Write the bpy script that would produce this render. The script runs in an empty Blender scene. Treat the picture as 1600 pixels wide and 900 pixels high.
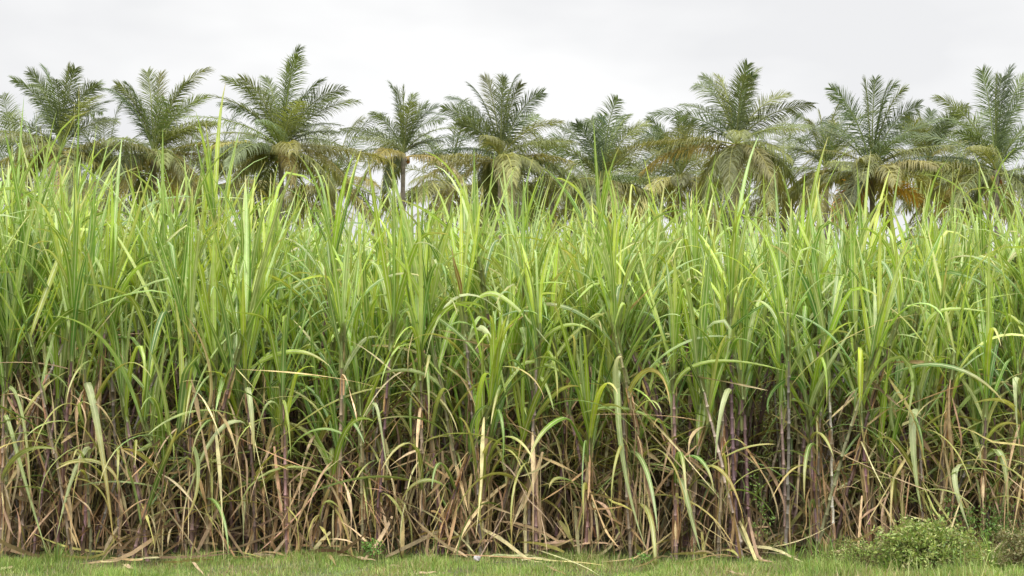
import bpy, math, random
import numpy as np
from mathutils import Vector

SEED = 11
rng = np.random.default_rng(SEED)
random.seed(SEED)
sc = bpy.context.scene
COL = sc.collection
R = math.radians

# ------------------------------------------------------------------ camera
FPX = 50.0 / 36.0 * 1600.0          # focal length in photo pixels
PITCH = math.atan(154.0 / FPX)
CAMZ = 1.6
cam_d = bpy.data.cameras.new('camera')
cam_d.lens = 50.0
cam_d.sensor_width = 36.0
cam_d.clip_start = 0.1
cam_d.clip_end = 3000.0
cam = bpy.data.objects.new('camera', cam_d)
cam.location = (0, 0, CAMZ)
cam.rotation_euler = (math.pi / 2 + PITCH, 0, 0)
COL.objects.link(cam)
sc.camera = cam

# ------------------------------------------------------------------ world: bright overcast sky
SUN_EL, SUN_AZ = R(52), R(205)        # high, behind the camera and a little to the left
world = bpy.data.worlds.new('World')
sc.world = world
world.use_nodes = True
wn, wl = world.node_tree.nodes, world.node_tree.links
wn.clear()
wout = wn.new('ShaderNodeOutputWorld')
bg_clear = wn.new('ShaderNodeBackground')
bg_cloud = wn.new('ShaderNodeBackground')
sky = wn.new('ShaderNodeTexSky')
sky.sky_type = 'NISHITA'
sky.sun_disc = False
sky.sun_elevation = SUN_EL
sky.sun_rotation = SUN_AZ
sky.air_density = 1.0
sky.dust_density = 2.5
wl.new(sky.outputs[0], bg_clear.inputs[0])
bg_clear.inputs[1].default_value = 0.12
# cloud deck: luminance rises towards the zenith as in any overcast sky
tc = wn.new('ShaderNodeTexCoord')
sep = wn.new('ShaderNodeSeparateXYZ')
wl.new(tc.outputs['Generated'], sep.inputs[0])
mp = wn.new('ShaderNodeMapping')
mp.inputs['Scale'].default_value = (1.0, 1.0, 2.6)
wl.new(tc.outputs['Generated'], mp.inputs[0])
nz = wn.new('ShaderNodeTexNoise')
nz.inputs['Scale'].default_value = 3.1
nz.inputs['Detail'].default_value = 4.5
nz.inputs['Roughness'].default_value = 0.5
wl.new(mp.outputs[0], nz.inputs['Vector'])
cr = wn.new('ShaderNodeValToRGB')
cr.color_ramp.elements[0].position = 0.41
cr.color_ramp.elements[0].color = (0.72, 0.72, 0.726, 1)
cr.color_ramp.elements[1].position = 0.57
cr.color_ramp.elements[1].color = (0.835, 0.833, 0.828, 1)
wl.new(nz.outputs[0], cr.inputs[0])
gr = wn.new('ShaderNodeMapRange')
gr.inputs['From Min'].default_value = 0.30
gr.inputs['From Max'].default_value = 1.0
gr.inputs['To Min'].default_value = 1.0
gr.inputs['To Max'].default_value = 3.4
wl.new(sep.outputs[2], gr.inputs[0])
# the sun stands behind the cloud at the photographer's back: that half of the sky is brighter
bk = wn.new('ShaderNodeMapRange')
bk.inputs['From Min'].default_value = 0.1
bk.inputs['From Max'].default_value = -0.8
bk.inputs['To Min'].default_value = 1.0
bk.inputs['To Max'].default_value = 2.1
wl.new(sep.outputs[1], bk.inputs[0])
gm = wn.new('ShaderNodeMath'); gm.operation = 'MULTIPLY'
# ... but not down near the horizon
lo = wn.new('ShaderNodeMapRange')
lo.inputs['From Min'].default_value = 0.12
lo.inputs['From Max'].default_value = 0.5
lo.inputs['To Min'].default_value = 0.0
wl.new(sep.outputs[2], lo.inputs[0])
bm = wn.new('ShaderNodeMix'); bm.data_type = 'FLOAT'
bm.inputs[2].default_value = 0.9
wl.new(lo.outputs[0], bm.inputs[0]); wl.new(bk.outputs[0], bm.inputs[3])
fr = wn.new('ShaderNodeMath'); fr.operation = 'LESS_THAN'; fr.inputs[1].default_value = 0.0
wl.new(sep.outputs[1], fr.inputs[0])
b2 = wn.new('ShaderNodeMix'); b2.data_type = 'FLOAT'
b2.inputs[2].default_value = 1.0
wl.new(fr.outputs[0], b2.inputs[0]); wl.new(bm.outputs[0], b2.inputs[3])
wl.new(gr.outputs[0], gm.inputs[0]); wl.new(b2.outputs[0], gm.inputs[1])
wl.new(cr.outputs[0], bg_cloud.inputs[0])
wl.new(gm.outputs[0], bg_cloud.inputs[1])
wmix = wn.new('ShaderNodeMixShader')
wmix.inputs[0].default_value = 0.96
wl.new(bg_clear.outputs[0], wmix.inputs[1])
wl.new(bg_cloud.outputs[0], wmix.inputs[2])
wl.new(wmix.outputs[0], wout.inputs[0])

sun_d = bpy.data.lights.new('sun', 'SUN')
sun_d.energy = 1.5
sun_d.angle = R(10)
sun_d.color = (1.0, 0.93, 0.78)
sun = bpy.data.objects.new('sun', sun_d)
# direction towards the sun: behind the camera (-Y), to the left (-X)
sdir = Vector((-0.42 * math.cos(SUN_EL), -0.9 * math.cos(SUN_EL), math.sin(SUN_EL)))
sun.rotation_euler = sdir.to_track_quat('Z', 'Y').to_euler()
sun.location = (-10, -10, 30)
COL.objects.link(sun)

sc.view_settings.view_transform = 'Standard'
sc.view_settings.look = 'None'
sc.view_settings.exposure = 0.3
sc.view_settings.gamma = 1.0
sc.cycles.max_bounces = 7
sc.cycles.diffuse_bounces = 3
sc.cycles.glossy_bounces = 2
sc.cycles.transmission_bounces = 5
sc.cycles.caustics_reflective = False
sc.cycles.caustics_refractive = False
sc.cycles.use_denoising = True

# ------------------------------------------------------------------ helpers
CA, SA = math.cos(PITCH), math.sin(PITCH)


def at(px, py, Y):
    """photo pixel -> world point at depth Y"""
    u = (px - 800.0) / FPX
    v = (450.0 - py) / FPX
    dy = CA - v * SA
    dz = SA + v * CA
    t = Y / dy
    return np.array([u * t, Y, CAMZ + dz * t])


def tag(o, label=None, cat=None, group=None, kind=None):
    if label: o['label'] = label
    if cat: o['category'] = cat
    if group: o['group'] = group
    if kind: o['kind'] = kind
    return o


def empty(name, loc):
    o = bpy.data.objects.new(name, None)
    o.empty_display_size = 0.1
    o.location = tuple(float(c) for c in loc)
    COL.objects.link(o)
    return o


class MB:
    """collects pieces with vertex colour and uv, builds ONE mesh object"""
    def __init__(self):
        self.v, self.f4, self.f3, self.c, self.uv = [], [], [], [], []
        self.n = 0

    def add(self, v, quads=None, tris=None, col=None, uv=None):
        v = np.asarray(v, dtype=np.float32).reshape(-1, 3)
        self.v.append(v)
        if quads is not None and len(quads): self.f4.append(np.asarray(quads, dtype=np.int64) + self.n)
        if tris is not None and len(tris): self.f3.append(np.asarray(tris, dtype=np.int64) + self.n)
        col = np.asarray(col, dtype=np.float32)
        if col.ndim == 1: col = np.tile(col[None, :3], (len(v), 1))
        self.c.append(col[:, :3])
        if uv is None: uv = np.zeros((len(v), 2), dtype=np.float32)
        self.uv.append(np.asarray(uv, dtype=np.float32))
        self.n += len(v)

    def build(self, name, mat, parent=None, origin=None, smooth=True):
        v = np.concatenate(self.v)
        if origin is not None: v = v - np.asarray(origin, dtype=np.float32)[None]
        q = np.concatenate(self.f4) if self.f4 else np.zeros((0, 4), dtype=np.int64)
        t = np.concatenate(self.f3) if self.f3 else np.zeros((0, 3), dtype=np.int64)
        loops = np.concatenate([q.ravel(), t.ravel()]).astype(np.int32)
        starts = np.concatenate([np.arange(len(q)) * 4, len(q) * 4 + np.arange(len(t)) * 3]).astype(np.int32)
        me = bpy.data.meshes.new(name)
        me.vertices.add(len(v))
        me.vertices.foreach_set('co', v.astype(np.float32).ravel())
        me.loops.add(len(loops))
        me.loops.foreach_set('vertex_index', loops)
        me.polygons.add(len(starts))
        me.polygons.foreach_set('loop_start', starts)
        me.update(calc_edges=True)
        me.polygons.foreach_set('use_smooth', np.full(len(starts), smooth, dtype=bool))
        ca = me.color_attributes.new('Col', 'FLOAT_COLOR', 'POINT')
        c = np.concatenate(self.c)
        ca.data.foreach_set('color', np.concatenate([c, np.ones((len(c), 1), dtype=np.float32)], 1).ravel())
        ul = me.uv_layers.new(name='UVMap')
        uv = np.concatenate(self.uv)
        ul.data.foreach_set('uv', uv[loops].ravel())
        me.materials.append(mat)
        o = bpy.data.objects.new(name, me)
        COL.objects.link(o)
        if parent is not None: o.parent = parent
        return o


def nrm(a):
    return a / np.maximum(np.linalg.norm(a, axis=-1, keepdims=True), 1e-9)


_faces = {}


def strip_faces(n, k):
    """n segments, k columns of verts"""
    key = (n, k)
    if key not in _faces:
        i = np.arange(n)[:, None] * k
        j = np.arange(k - 1)[None]
        a = (i + j).ravel()
        _faces[key] = np.stack([a, a + 1, a + 1 + k, a + k], 1)
    return _faces[key]


def ribbon(mb, P, S, w, fold, col, v_par=None, across=3):
    """P centre line (n,3), S side dirs (n,3), w half widths, col (n,3)"""
    n = len(P)
    T = nrm(np.gradient(P, axis=0))
    S = nrm(S - (S * T).sum(1, keepdims=True) * T)
    N = np.cross(S, T)
    w = w[:, None]
    if v_par is None: v_par = np.linspace(0, 1, n)
    L = P - S * w
    Rr = P + S * w
    if across == 3:
        M = P - N * w * fold[:, None]
        V = np.stack([L, M, Rr], 1).reshape(-1, 3)
        U = np.tile([0.0, 0.5, 1.0], n)
    else:
        V = np.stack([L, Rr], 1).reshape(-1, 3)
        U = np.tile([0.0, 1.0], n)
    uv = np.stack([U, np.repeat(v_par, across)], 1)
    mb.add(V, quads=strip_faces(n - 1, across), col=np.repeat(col, across, axis=0), uv=uv)


def tube(mb, P, rad, col, k=6):
    P = np.asarray(P, float)
    n = len(P)
    T = nrm(np.gradient(P, axis=0))
    ref = np.array([0.0, 1.0, 0.0]) if abs(T[0][1]) < 0.8 else np.array([1.0, 0, 0])
    A = nrm(np.cross(T, ref))
    B = np.cross(T, A)
    th = np.linspace(0, 2 * math.pi, k, endpoint=False)
    rad = np.asarray(rad, float)
    if rad.ndim == 0: rad = np.full(n, float(rad))
    V = P[:, None] + rad[:, None, None] * (np.cos(th)[None, :, None] * A[:, None] + np.sin(th)[None, :, None] * B[:, None])
    i = np.arange(n - 1)[:, None] * k
    j = np.arange(k)[None]
    a = (i + j).ravel(); b = (i + (j + 1) % k).ravel()
    q = np.stack([a, b, b + k, a + k], 1)
    cl = np.asarray(col, float)
    cl = np.repeat(cl, k, axis=0) if cl.ndim == 2 else cl
    uv = np.stack([np.tile(np.arange(k) / k, n), np.repeat(np.linspace(0, 1, n), k)], 1)
    mb.add(V.reshape(-1, 3), quads=q, col=cl, uv=uv)


# ------------------------------------------------------------------ materials
def new_mat(name):
    m = bpy.data.materials.new(name)
    m.use_nodes = True
    m.node_tree.nodes.clear()
    return m, m.node_tree.nodes, m.node_tree.links


def leaf_material(name, transl, rough, spec, rib=None, rib_w=0.07, noise=0.25, nscale=9.0, tr_tint=(1.15, 1.1, 0.6), stripes=0.0, spots=0.0):
    m, N, L = new_mat(name)
    out = N.new('ShaderNodeOutputMaterial')
    at_ = N.new('ShaderNodeAttribute'); at_.attribute_name = 'Col'
    geo = N.new('ShaderNodeNewGeometry')
    no = N.new('ShaderNodeTexNoise'); no.inputs['Scale'].default_value = nscale; no.inputs['Detail'].default_value = 4
    L.new(geo.outputs['Position'], no.inputs['Vector'])
    mr = N.new('ShaderNodeMapRange')
    mr.inputs['From Min'].default_value = 0.25; mr.inputs['From Max'].default_value = 0.75
    mr.inputs['To Min'].default_value = 1 - noise; mr.inputs['To Max'].default_value = 1 + noise
    L.new(no.outputs[0], mr.inputs[0])
    mul = N.new('ShaderNodeVectorMath'); mul.operation = 'SCALE'
    L.new(at_.outputs['Color'], mul.inputs[0]); L.new(mr.outputs[0], mul.inputs['Scale'])
    colour = mul.outputs[0]
    if spots:
        ns = N.new('ShaderNodeTexNoise'); ns.inputs['Scale'].default_value = 55; ns.inputs['Detail'].default_value = 3
        L.new(geo.outputs['Position'], ns.inputs['Vector'])
        sr = N.new('ShaderNodeMapRange')
        sr.inputs['From Min'].default_value = 0.63; sr.inputs['From Max'].default_value = 0.72; sr.inputs['To Max'].default_value = spots
        L.new(ns.outputs[0], sr.inputs[0])
        mxs = N.new('ShaderNodeMix'); mxs.data_type = 'RGBA'
        L.new(sr.outputs[0], mxs.inputs[0]); L.new(colour, mxs.inputs[6]); mxs.inputs[7].default_value = (0.30, 0.19, 0.07, 1)
        colour = mxs.outputs[2]
    uvn = N.new('ShaderNodeUVMap')
    sp = N.new('ShaderNodeSeparateXYZ'); L.new(uvn.outputs[0], sp.inputs[0])
    if stripes:
        w = N.new('ShaderNodeMath'); w.operation = 'MULTIPLY'; w.inputs[1].default_value = 75.0
        L.new(sp.outputs[0], w.inputs[0])
        s = N.new('ShaderNodeMath'); s.operation = 'SINE'; L.new(w.outputs[0], s.inputs[0])
        s2 = N.new('ShaderNodeMapRange'); s2.inputs['From Min'].default_value = -1
        s2.inputs['To Min'].default_value = 1 - stripes; s2.inputs['To Max'].default_value = 1 + stripes
        L.new(s.outputs[0], s2.inputs[0])
        m2 = N.new('ShaderNodeVectorMath'); m2.operation = 'SCALE'
        L.new(colour, m2.inputs[0]); L.new(s2.outputs[0], m2.inputs['Scale'])
        colour = m2.outputs[0]
    if rib is not None:
        d = N.new('ShaderNodeMath'); d.operation = 'SUBTRACT'; d.inputs[1].default_value = 0.5
        L.new(sp.outputs[0], d.inputs[0])
        ab = N.new('ShaderNodeMath'); ab.operation = 'ABSOLUTE'; L.new(d.outputs[0], ab.inputs[0])
        rr = N.new('ShaderNodeMapRange')
        rr.inputs['From Min'].default_value = rib_w; rr.inputs['From Max'].default_value = rib_w * 0.45
        rr.inputs['To Min'].default_value = 0; rr.inputs['To Max'].default_value = 0.75
        L.new(ab.outputs[0], rr.inputs[0])
        mx = N.new('ShaderNodeMix'); mx.data_type = 'RGBA'
        L.new(rr.outputs[0], mx.inputs[0]); L.new(colour, mx.inputs[6]); mx.inputs[7].default_value = (*rib, 1)
        colour = mx.outputs[2]
    pb = N.new('ShaderNodeBsdfPrincipled')
    pb.inputs['Roughness'].default_value = rough
    pb.inputs['Specular IOR Level'].default_value = spec
    L.new(colour, pb.inputs['Base Color'])
    if transl > 0:
        tt = N.new('ShaderNodeVectorMath'); tt.operation = 'MULTIPLY'; tt.inputs[1].default_value = tr_tint
        L.new(colour, tt.inputs[0])
        tr = N.new('ShaderNodeBsdfTranslucent'); L.new(tt.outputs[0], tr.inputs[0])
        ms = N.new('ShaderNodeMixShader'); ms.inputs[0].default_value = transl
        L.new(pb.outputs[0], ms.inputs[1]); L.new(tr.outputs[0], ms.inputs[2])
        L.new(ms.outputs[0], out.inputs[0])
    else:
        L.new(pb.outputs[0], out.inputs[0])
    return m


M_LEAF = leaf_material('green_cane_leaf', 0.33, 0.40, 0.55, rib=(0.60, 0.64, 0.36), rib_w=0.11, noise=0.25, stripes=0.12, spots=0.7)
M_DRY = leaf_material('dry_cane_leaf', 0.22, 0.7, 0.2, noise=0.35, nscale=14, tr_tint=(1.1, 0.95, 0.7), stripes=0.16)
M_STALK = leaf_material('cane_stalk', 0.0, 0.45, 0.4, noise=0.3, nscale=30)
M_PALM = leaf_material('palm_leaflets', 0.42, 0.42, 0.5, noise=0.2, nscale=1.5)
M_TRUNK = leaf_material('palm_trunk', 0.0, 0.85, 0.2, noise=0.35, nscale=6)
M_GRASS = leaf_material('grass_blades', 0.4, 0.5, 0.3, noise=0.35, nscale=2.2)
M_BUSH = leaf_material('shrub_leaves', 0.35, 0.45, 0.4, noise=0.25, nscale=8)
M_WOOD = leaf_material('brown_stems', 0.0, 0.8, 0.2, noise=0.3, nscale=20)
M_SCRAP = leaf_material('pale_scrap', 0.1, 0.6, 0.3, noise=0.1, nscale=40, tr_tint=(1, 1, 1))


def ground_material():
    m, N, L = new_mat('soil_and_thatch')
    out = N.new('ShaderNodeOutputMaterial')
    geo = N.new('ShaderNodeNewGeometry')
    n1 = N.new('ShaderNodeTexNoise'); n1.inputs['Scale'].default_value = 1.4; n1.inputs['Detail'].default_value = 8
    n2 = N.new('ShaderNodeTexNoise'); n2.inputs['Scale'].default_value = 35; n2.inputs['Detail'].default_value = 6
    L.new(geo.outputs['Position'], n1.inputs['Vector']); L.new(geo.outputs['Position'], n2.inputs['Vector'])
    r1 = N.new('ShaderNodeValToRGB')
    r1.color_ramp.elements[0].position = 0.35; r1.color_ramp.elements[0].color = (0.10, 0.075, 0.045, 1)
    r1.color_ramp.elements[1].position = 0.65; r1.color_ramp.elements[1].color = (0.12, 0.16, 0.05, 1)
    L.new(n1.outputs[0], r1.inputs[0])
    r2 = N.new('ShaderNodeValToRGB')
    r2.color_ramp.elements[0].position = 0.3; r2.color_ramp.elements[0].color = (0.45, 0.45, 0.45, 1)
    r2.color_ramp.elements[1].position = 0.7; r2.color_ramp.elements[1].color = (1.3, 1.3, 1.3, 1)
    L.new(n2.outputs[0], r2.inputs[0])
    mx = N.new('ShaderNodeMix'); mx.data_type = 'RGBA'; mx.blend_type = 'MULTIPLY'; mx.inputs[0].default_value = 1
    L.new(r1.outputs[0], mx.inputs[6]); L.new(r2.outputs[0], mx.inputs[7])
    pb = N.new('ShaderNodeBsdfPrincipled'); pb.inputs['Roughness'].default_value = 0.95
    L.new(mx.outputs[2], pb.inputs['Base Color'])
    bp = N.new('ShaderNodeBump'); bp.inputs['Strength'].default_value = 0.6; bp.inputs['Distance'].default_value = 0.03
    L.new(n2.outputs[0], bp.inputs['Height']); L.new(bp.outputs[0], pb.inputs['Normal'])
    L.new(pb.outputs[0], out.inputs[0])
    return m


M_GROUND = ground_material()


# ------------------------------------------------------------------ ground
def ground_z(x, y):
    x = np.asarray(x, float); y = np.asarray(y, float)
    near = np.exp(-((y - 12.0) / 9.0) ** 2)
    return near * (0.018 * np.sin(x * 1.3 + y * 0.7) + 0.014 * np.sin(x * 2.9 - y * 1.9 + 1.0) + 0.008 * np.sin(x * 6.1 + y * 4.3))


def build_ground():
    xs = np.concatenate([np.linspace(-900, -12, 14)[:-1], np.linspace(-12, 12, 161), np.linspace(12, 900, 14)[1:]])
    ys = np.concatenate([np.linspace(-300, 5, 8)[:-1], np.linspace(5, 20, 101), np.linspace(20, 1500, 24)[1:]])
    X, Y = np.meshgrid(xs, ys)
    Z = ground_z(X, Y)
    mb = MB()
    mb.add(np.stack([X, Y, Z], -1).reshape(-1, 3), quads=strip_faces(len(ys) - 1, len(xs)), col=(0.1, 0.1, 0.05))
    o = mb.build('ground', M_GROUND)
    tag(o, kind='structure')


build_ground()

# ------------------------------------------------------------------ palettes (linear base colours)
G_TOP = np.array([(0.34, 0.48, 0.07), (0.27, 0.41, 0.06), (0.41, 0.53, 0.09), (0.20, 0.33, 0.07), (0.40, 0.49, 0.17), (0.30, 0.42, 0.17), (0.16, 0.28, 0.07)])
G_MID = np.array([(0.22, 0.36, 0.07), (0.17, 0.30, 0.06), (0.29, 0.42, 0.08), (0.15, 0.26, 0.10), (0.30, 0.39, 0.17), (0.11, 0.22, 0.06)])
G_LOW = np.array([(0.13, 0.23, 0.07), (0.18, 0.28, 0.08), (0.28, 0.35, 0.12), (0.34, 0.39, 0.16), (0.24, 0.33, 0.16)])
DRY = np.array([(0.50, 0.36, 0.21), (0.46, 0.31, 0.22), (0.30, 0.21, 0.14), (0.17, 0.11, 0.07), (0.60, 0.50, 0.31), (0.40, 0.36, 0.14), (0.42, 0.27, 0.16), (0.54, 0.39, 0.28)])
STRAW = np.array((0.50, 0.42, 0.17))
BROWN = np.array((0.33, 0.20, 0.09))


WARM = np.array([1.02, 1.0, 0.76])
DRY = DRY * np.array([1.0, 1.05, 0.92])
DRY_SHADED = DRY * 0.42  # dead leaves deeper in the cane: shade of the gaps put into their colour
G_BACK = np.array([(0.30, 0.43, 0.10), (0.27, 0.40, 0.14), (0.36, 0.47, 0.19), (0.22, 0.36, 0.09), (0.38, 0.50, 0.10), (0.18, 0.30, 0.08)])


def pick(pal, jit=0.12):
    c = pal[rng.integers(len(pal))]
    return np.clip(c * (1 + rng.normal(0, jit)) * (1 + rng.normal(0, 0.04, 3)) * (WARM if pal is G_TOP or pal is G_MID or pal is G_LOW or pal is G_BACK else 1.0), 0.01, 0.8)


# ------------------------------------------------------------------ sugarcane leaf
def blade_points(p0, az, elev, L, bend, power, n, drift=0.0, kink=None):
    s = (np.arange(n) + 0.5) / n
    th = elev - bend * s ** power
    if kink is not None:
        ks, ka = kink
        th = th - ka / (1 + np.exp(-(s - ks) * 28))
    th = np.maximum(th, R(-100))
    azs = az + drift * s
    d = np.stack([np.cos(th) * np.cos(azs), np.cos(th) * np.sin(azs), np.sin(th)], 1) * (L / n)
    return np.vstack([p0, p0 + np.cumsum(d, 0)])


def width_profile(v, W):
    return 0.92 * W * np.minimum(1.0, 0.55 + 1.9 * v) * np.maximum(1 - v ** 2.6, 0.0) ** 0.85 + 0.0012


def put_leaf(mb, stalk_pt, stalk_dir, az, elev, L, W, bend, power, col, tip=None, n=11, sheath=0.16, r=0.014, twist=0.0, drift=0.0, kink=None, across=3, sheath_col=None, dry=False):
    A = np.array([math.cos(az), math.sin(az), 0.0])
    p0 = stalk_pt + A * r
    B = blade_points(p0, az, elev, L, bend, power, n, drift, kink)
    v = np.linspace(0, 1, n + 1)
    w = width_profile(v, W * 0.5)
    if dry:
        w *= 0.75 + 0.35 * np.sin(v * rng.uniform(5, 12) + rng.uniform(0, 6))
    S = np.tile(np.array([-math.sin(az), math.cos(az), 0.0]), (n + 1, 1))
    # twist about the tangent
    T = nrm(np.gradient(B, axis=0))
    ang = twist * v + (rng.normal(0, 0.15) if across == 3 else 0)
    if dry: ang = ang + rng.uniform(-1.5, 1.5) * v
    N = np.cross(S, T)
    S2 = S * np.cos(ang)[:, None] + N * np.sin(ang)[:, None]
    fold = np.full(n + 1, 0.45) * (1 - 0.5 * v)
    c = np.tile(col, (n + 1, 1))
    if tip is not None:
        t0, tc_ = tip
        f = np.clip((v - t0) / max(1 - t0, 0.05), 0, 1)[:, None] ** 0.8
        c = c * (1 - f) + tc_ * f
    if sheath > 0 and across == 3:
        k = 3
        sv = np.linspace(-1, 0, k, endpoint=False)
        P = p0[None] + sv[:, None] * sheath * stalk_dir[None] + A[None] * 0.003
        B = np.vstack([P, B])
        S2 = np.vstack([np.tile(S[0], (k, 1)), S2])
        w = np.concatenate([np.full(k, r * 1.15), w])
        fold = np.concatenate([np.full(k, 0.9), fold])
        c = np.vstack([np.tile(sheath_col if sheath_col is not None else col * np.array([1.05, 0.9, 0.9]), (k, 1)), c])
        v = np.concatenate([np.full(k, 0.0), v])
    ribbon(mb, B, S2, w, fold, c, v, across)


def bez(p0, p1, p2, n):
    t = np.linspace(0, 1, n)[:, None]
    return (1 - t) ** 2 * p0 + 2 * t * (1 - t) * p1 + t * t * p2


PURPLE = 0.82 * np.array([(0.20, 0.12, 0.13), (0.26, 0.16, 0.16), (0.16, 0.10, 0.09), (0.30, 0.22, 0.17), (0.24, 0.22, 0.12), (0.33, 0.28, 0.25)])


def stalk_curve(base, top, n=14):
    mid = base * 0.5 + top * 0.5
    mid = mid + np.array([(base[0] - top[0]) * 0.10 + rng.normal(0, 0.02), rng.normal(0, 0.02), 0])
    return bez(base, mid, top, n)


def put_stalk(mb, C, r, green_top=True):
    """stalk with nodes"""
    L = np.linalg.norm(np.diff(C, axis=0), axis=1).sum()
    nodes = max(6, int(L / 0.14))
    pts, rad, col = [], [], []
    tt = np.linspace(0, 1, len(C))
    base_c = pick(PURPLE, 0.15)
    for i in range(nodes):
        cc = np.clip(base_c * (1 + rng.normal(0, 0.15)), 0.02, 0.6)
        if green_top and i > nodes * 0.78: cc = cc * 0.35 + np.array((0.20, 0.30, 0.08)) * 0.65
        zig = rng.normal(0, 0.0035, 3)
        for f, rr, cm in ((0.0, 1.14, 0.6), (0.07, 1.16, 1.7), (0.14, 0.98, 1.15), (0.5, 0.93, 1.0), (0.93, 1.0, 0.9)):
            t = (i + f) / nodes
            p = np.array([np.interp(t, tt, C[:, k]) for k in range(3)])
            pts.append(p + zig); rad.append(r * rr * (1.08 - 0.35 * t)); col.append(np.clip(cc * cm, 0, 0.7))
    tube(mb, np.array(pts), np.array(rad), np.array(col), k=7)


def cane_spec(front, tall, bare=0.0, yellow=0.0):
    """random leaves of one plant as a list of dicts (kind, t along the stalk, ...)"""
    out = []
    a0 = rng.uniform(0, 2 * math.pi)
    nt = rng.integers(5, 8)
    for i in range(nt):                     # spindle: steep, nearly straight
        az = a0 + (i % 2) * math.pi + rng.normal(0, 0.55)
        out.append(dict(kind='g', t=1.0 - 0.018 * i, az=az, elev=R(rng.uniform(70, 89) - 1.8 * i), L=rng.uniform(0.9, 1.35 if rng.random() < 0.7 else 1.65) * tall,
                        W=rng.uniform(0.028, 0.058), bend=R(abs(rng.normal(8, 12))) + (R(rng.uniform(30, 80)) if rng.random() < 0.22 else 0), power=rng.uniform(2.0, 3.6),
                        col=pick(G_TOP if front else G_BACK), tip=(0.86, STRAW) if rng.random() < 0.4 else None, kink=(rng.uniform(0.5, 0.8), R(rng.uniform(60, 130))) if rng.random() < 0.12 else None))
    nm = rng.integers(4, 7)
    for i in range(nm):                     # middle: arching
        az = a0 + (i % 2) * math.pi + rng.normal(0, 0.7)
        out.append(dict(kind='g', t=0.97 - 0.055 * i - rng.uniform(0, 0.03), az=az, elev=R(rng.uniform(52, 78)), L=rng.uniform(0.85, 1.35) * tall,
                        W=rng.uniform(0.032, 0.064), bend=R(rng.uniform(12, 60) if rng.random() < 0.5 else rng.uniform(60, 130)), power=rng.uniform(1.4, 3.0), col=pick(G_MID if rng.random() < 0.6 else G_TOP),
                        tip=(rng.uniform(0.6, 0.85), STRAW * rng.uniform(0.7, 1.2)) if rng.random() < 0.3 else None, kink=(rng.uniform(0.3, 0.7), R(rng.uniform(40, 110))) if rng.random() < 0.28 else None))
    nl = rng.integers(2, 5) if bare < 0.5 else rng.integers(0, 2)
    if front and bare < 1.5: nl += rng.integers(2, 5)
    for i in range(nl):                     # low: hanging, ageing
        az = a0 + (i % 2) * math.pi + rng.normal(0, 0.8)
        old = rng.random() < 0.35 + yellow
        out.append(dict(kind='g', t=rng.uniform(0.22, 0.74), az=az, elev=R(rng.uniform(20, 72)), L=rng.uniform(0.7, 1.45),
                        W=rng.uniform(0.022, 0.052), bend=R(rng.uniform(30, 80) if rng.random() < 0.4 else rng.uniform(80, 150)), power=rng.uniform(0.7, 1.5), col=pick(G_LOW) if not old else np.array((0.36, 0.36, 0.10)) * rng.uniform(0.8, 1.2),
                        tip=(rng.uniform(0.3, 0.7), STRAW if not old else np.array((0.5, 0.33, 0.12))) if rng.random() < 0.55 else None, kink=None))
    nd = rng.integers(9, 15) if bare < 0.5 else rng.integers(5, 9)
    if not front: nd = rng.integers(7, 11)
    if bare > 1.5: nd = rng.integers(1, 4)
    for i in range((int(rng.integers(0, 4)) if bare < 1.5 else 0) if front else 0):      # long papery ones hanging down the front
        out.append(dict(kind='d', t=rng.uniform(0.22, 0.95), az=-math.pi / 2 + rng.normal(0, 1.3), elev=R(rng.uniform(-75, 35)), L=rng.uniform(0.7, 1.5), W=rng.uniform(0.018, 0.042),
                        bend=R(rng.uniform(5, 110)), power=rng.uniform(0.25, 0.7), col=pick(DRY[[0, 1, 4, 7]], 0.15), tip=None,
                        kink=(rng.uniform(0.2, 0.7), R(rng.uniform(-40, 40))) if rng.random() < 0.4 else None))
    for i in range(nd):                     # dead leaves
        st = rng.random()
        az = rng.uniform(0, 2 * math.pi) if (not front or rng.random() < 0.4) else (-0.35 + rng.normal(0, 0.5) + math.pi * (rng.random() < 0.4))
        t = rng.uniform(0.2, 0.82) if bare < 0.5 else rng.uniform(0.05, 0.42)
        e, b = (R(rng.uniform(-30, 50)), R(rng.uniform(90, 135))) if st < 0.35 else (R(rng.uniform(-84, -30)), R(rng.uniform(-15, 30)))
        if st > 0.93: e, b = R(rng.uniform(45, 75)), R(rng.uniform(10, 60))
        out.append(dict(kind='d', t=t, az=az, elev=e, L=rng.uniform(0.5, 1.35), W=rng.uniform(0.012, 0.036) * (1.4 if rng.random() < 0.15 else 1), bend=b, power=rng.uniform(0.2, 0.6),
                        col=pick(DRY if front else DRY_SHADED, 0.2), tip=None, kink=(rng.uniform(0.2, 0.7), R(rng.uniform(-50, 60))) if rng.random() < 0.4 else None))
    return out


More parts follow.
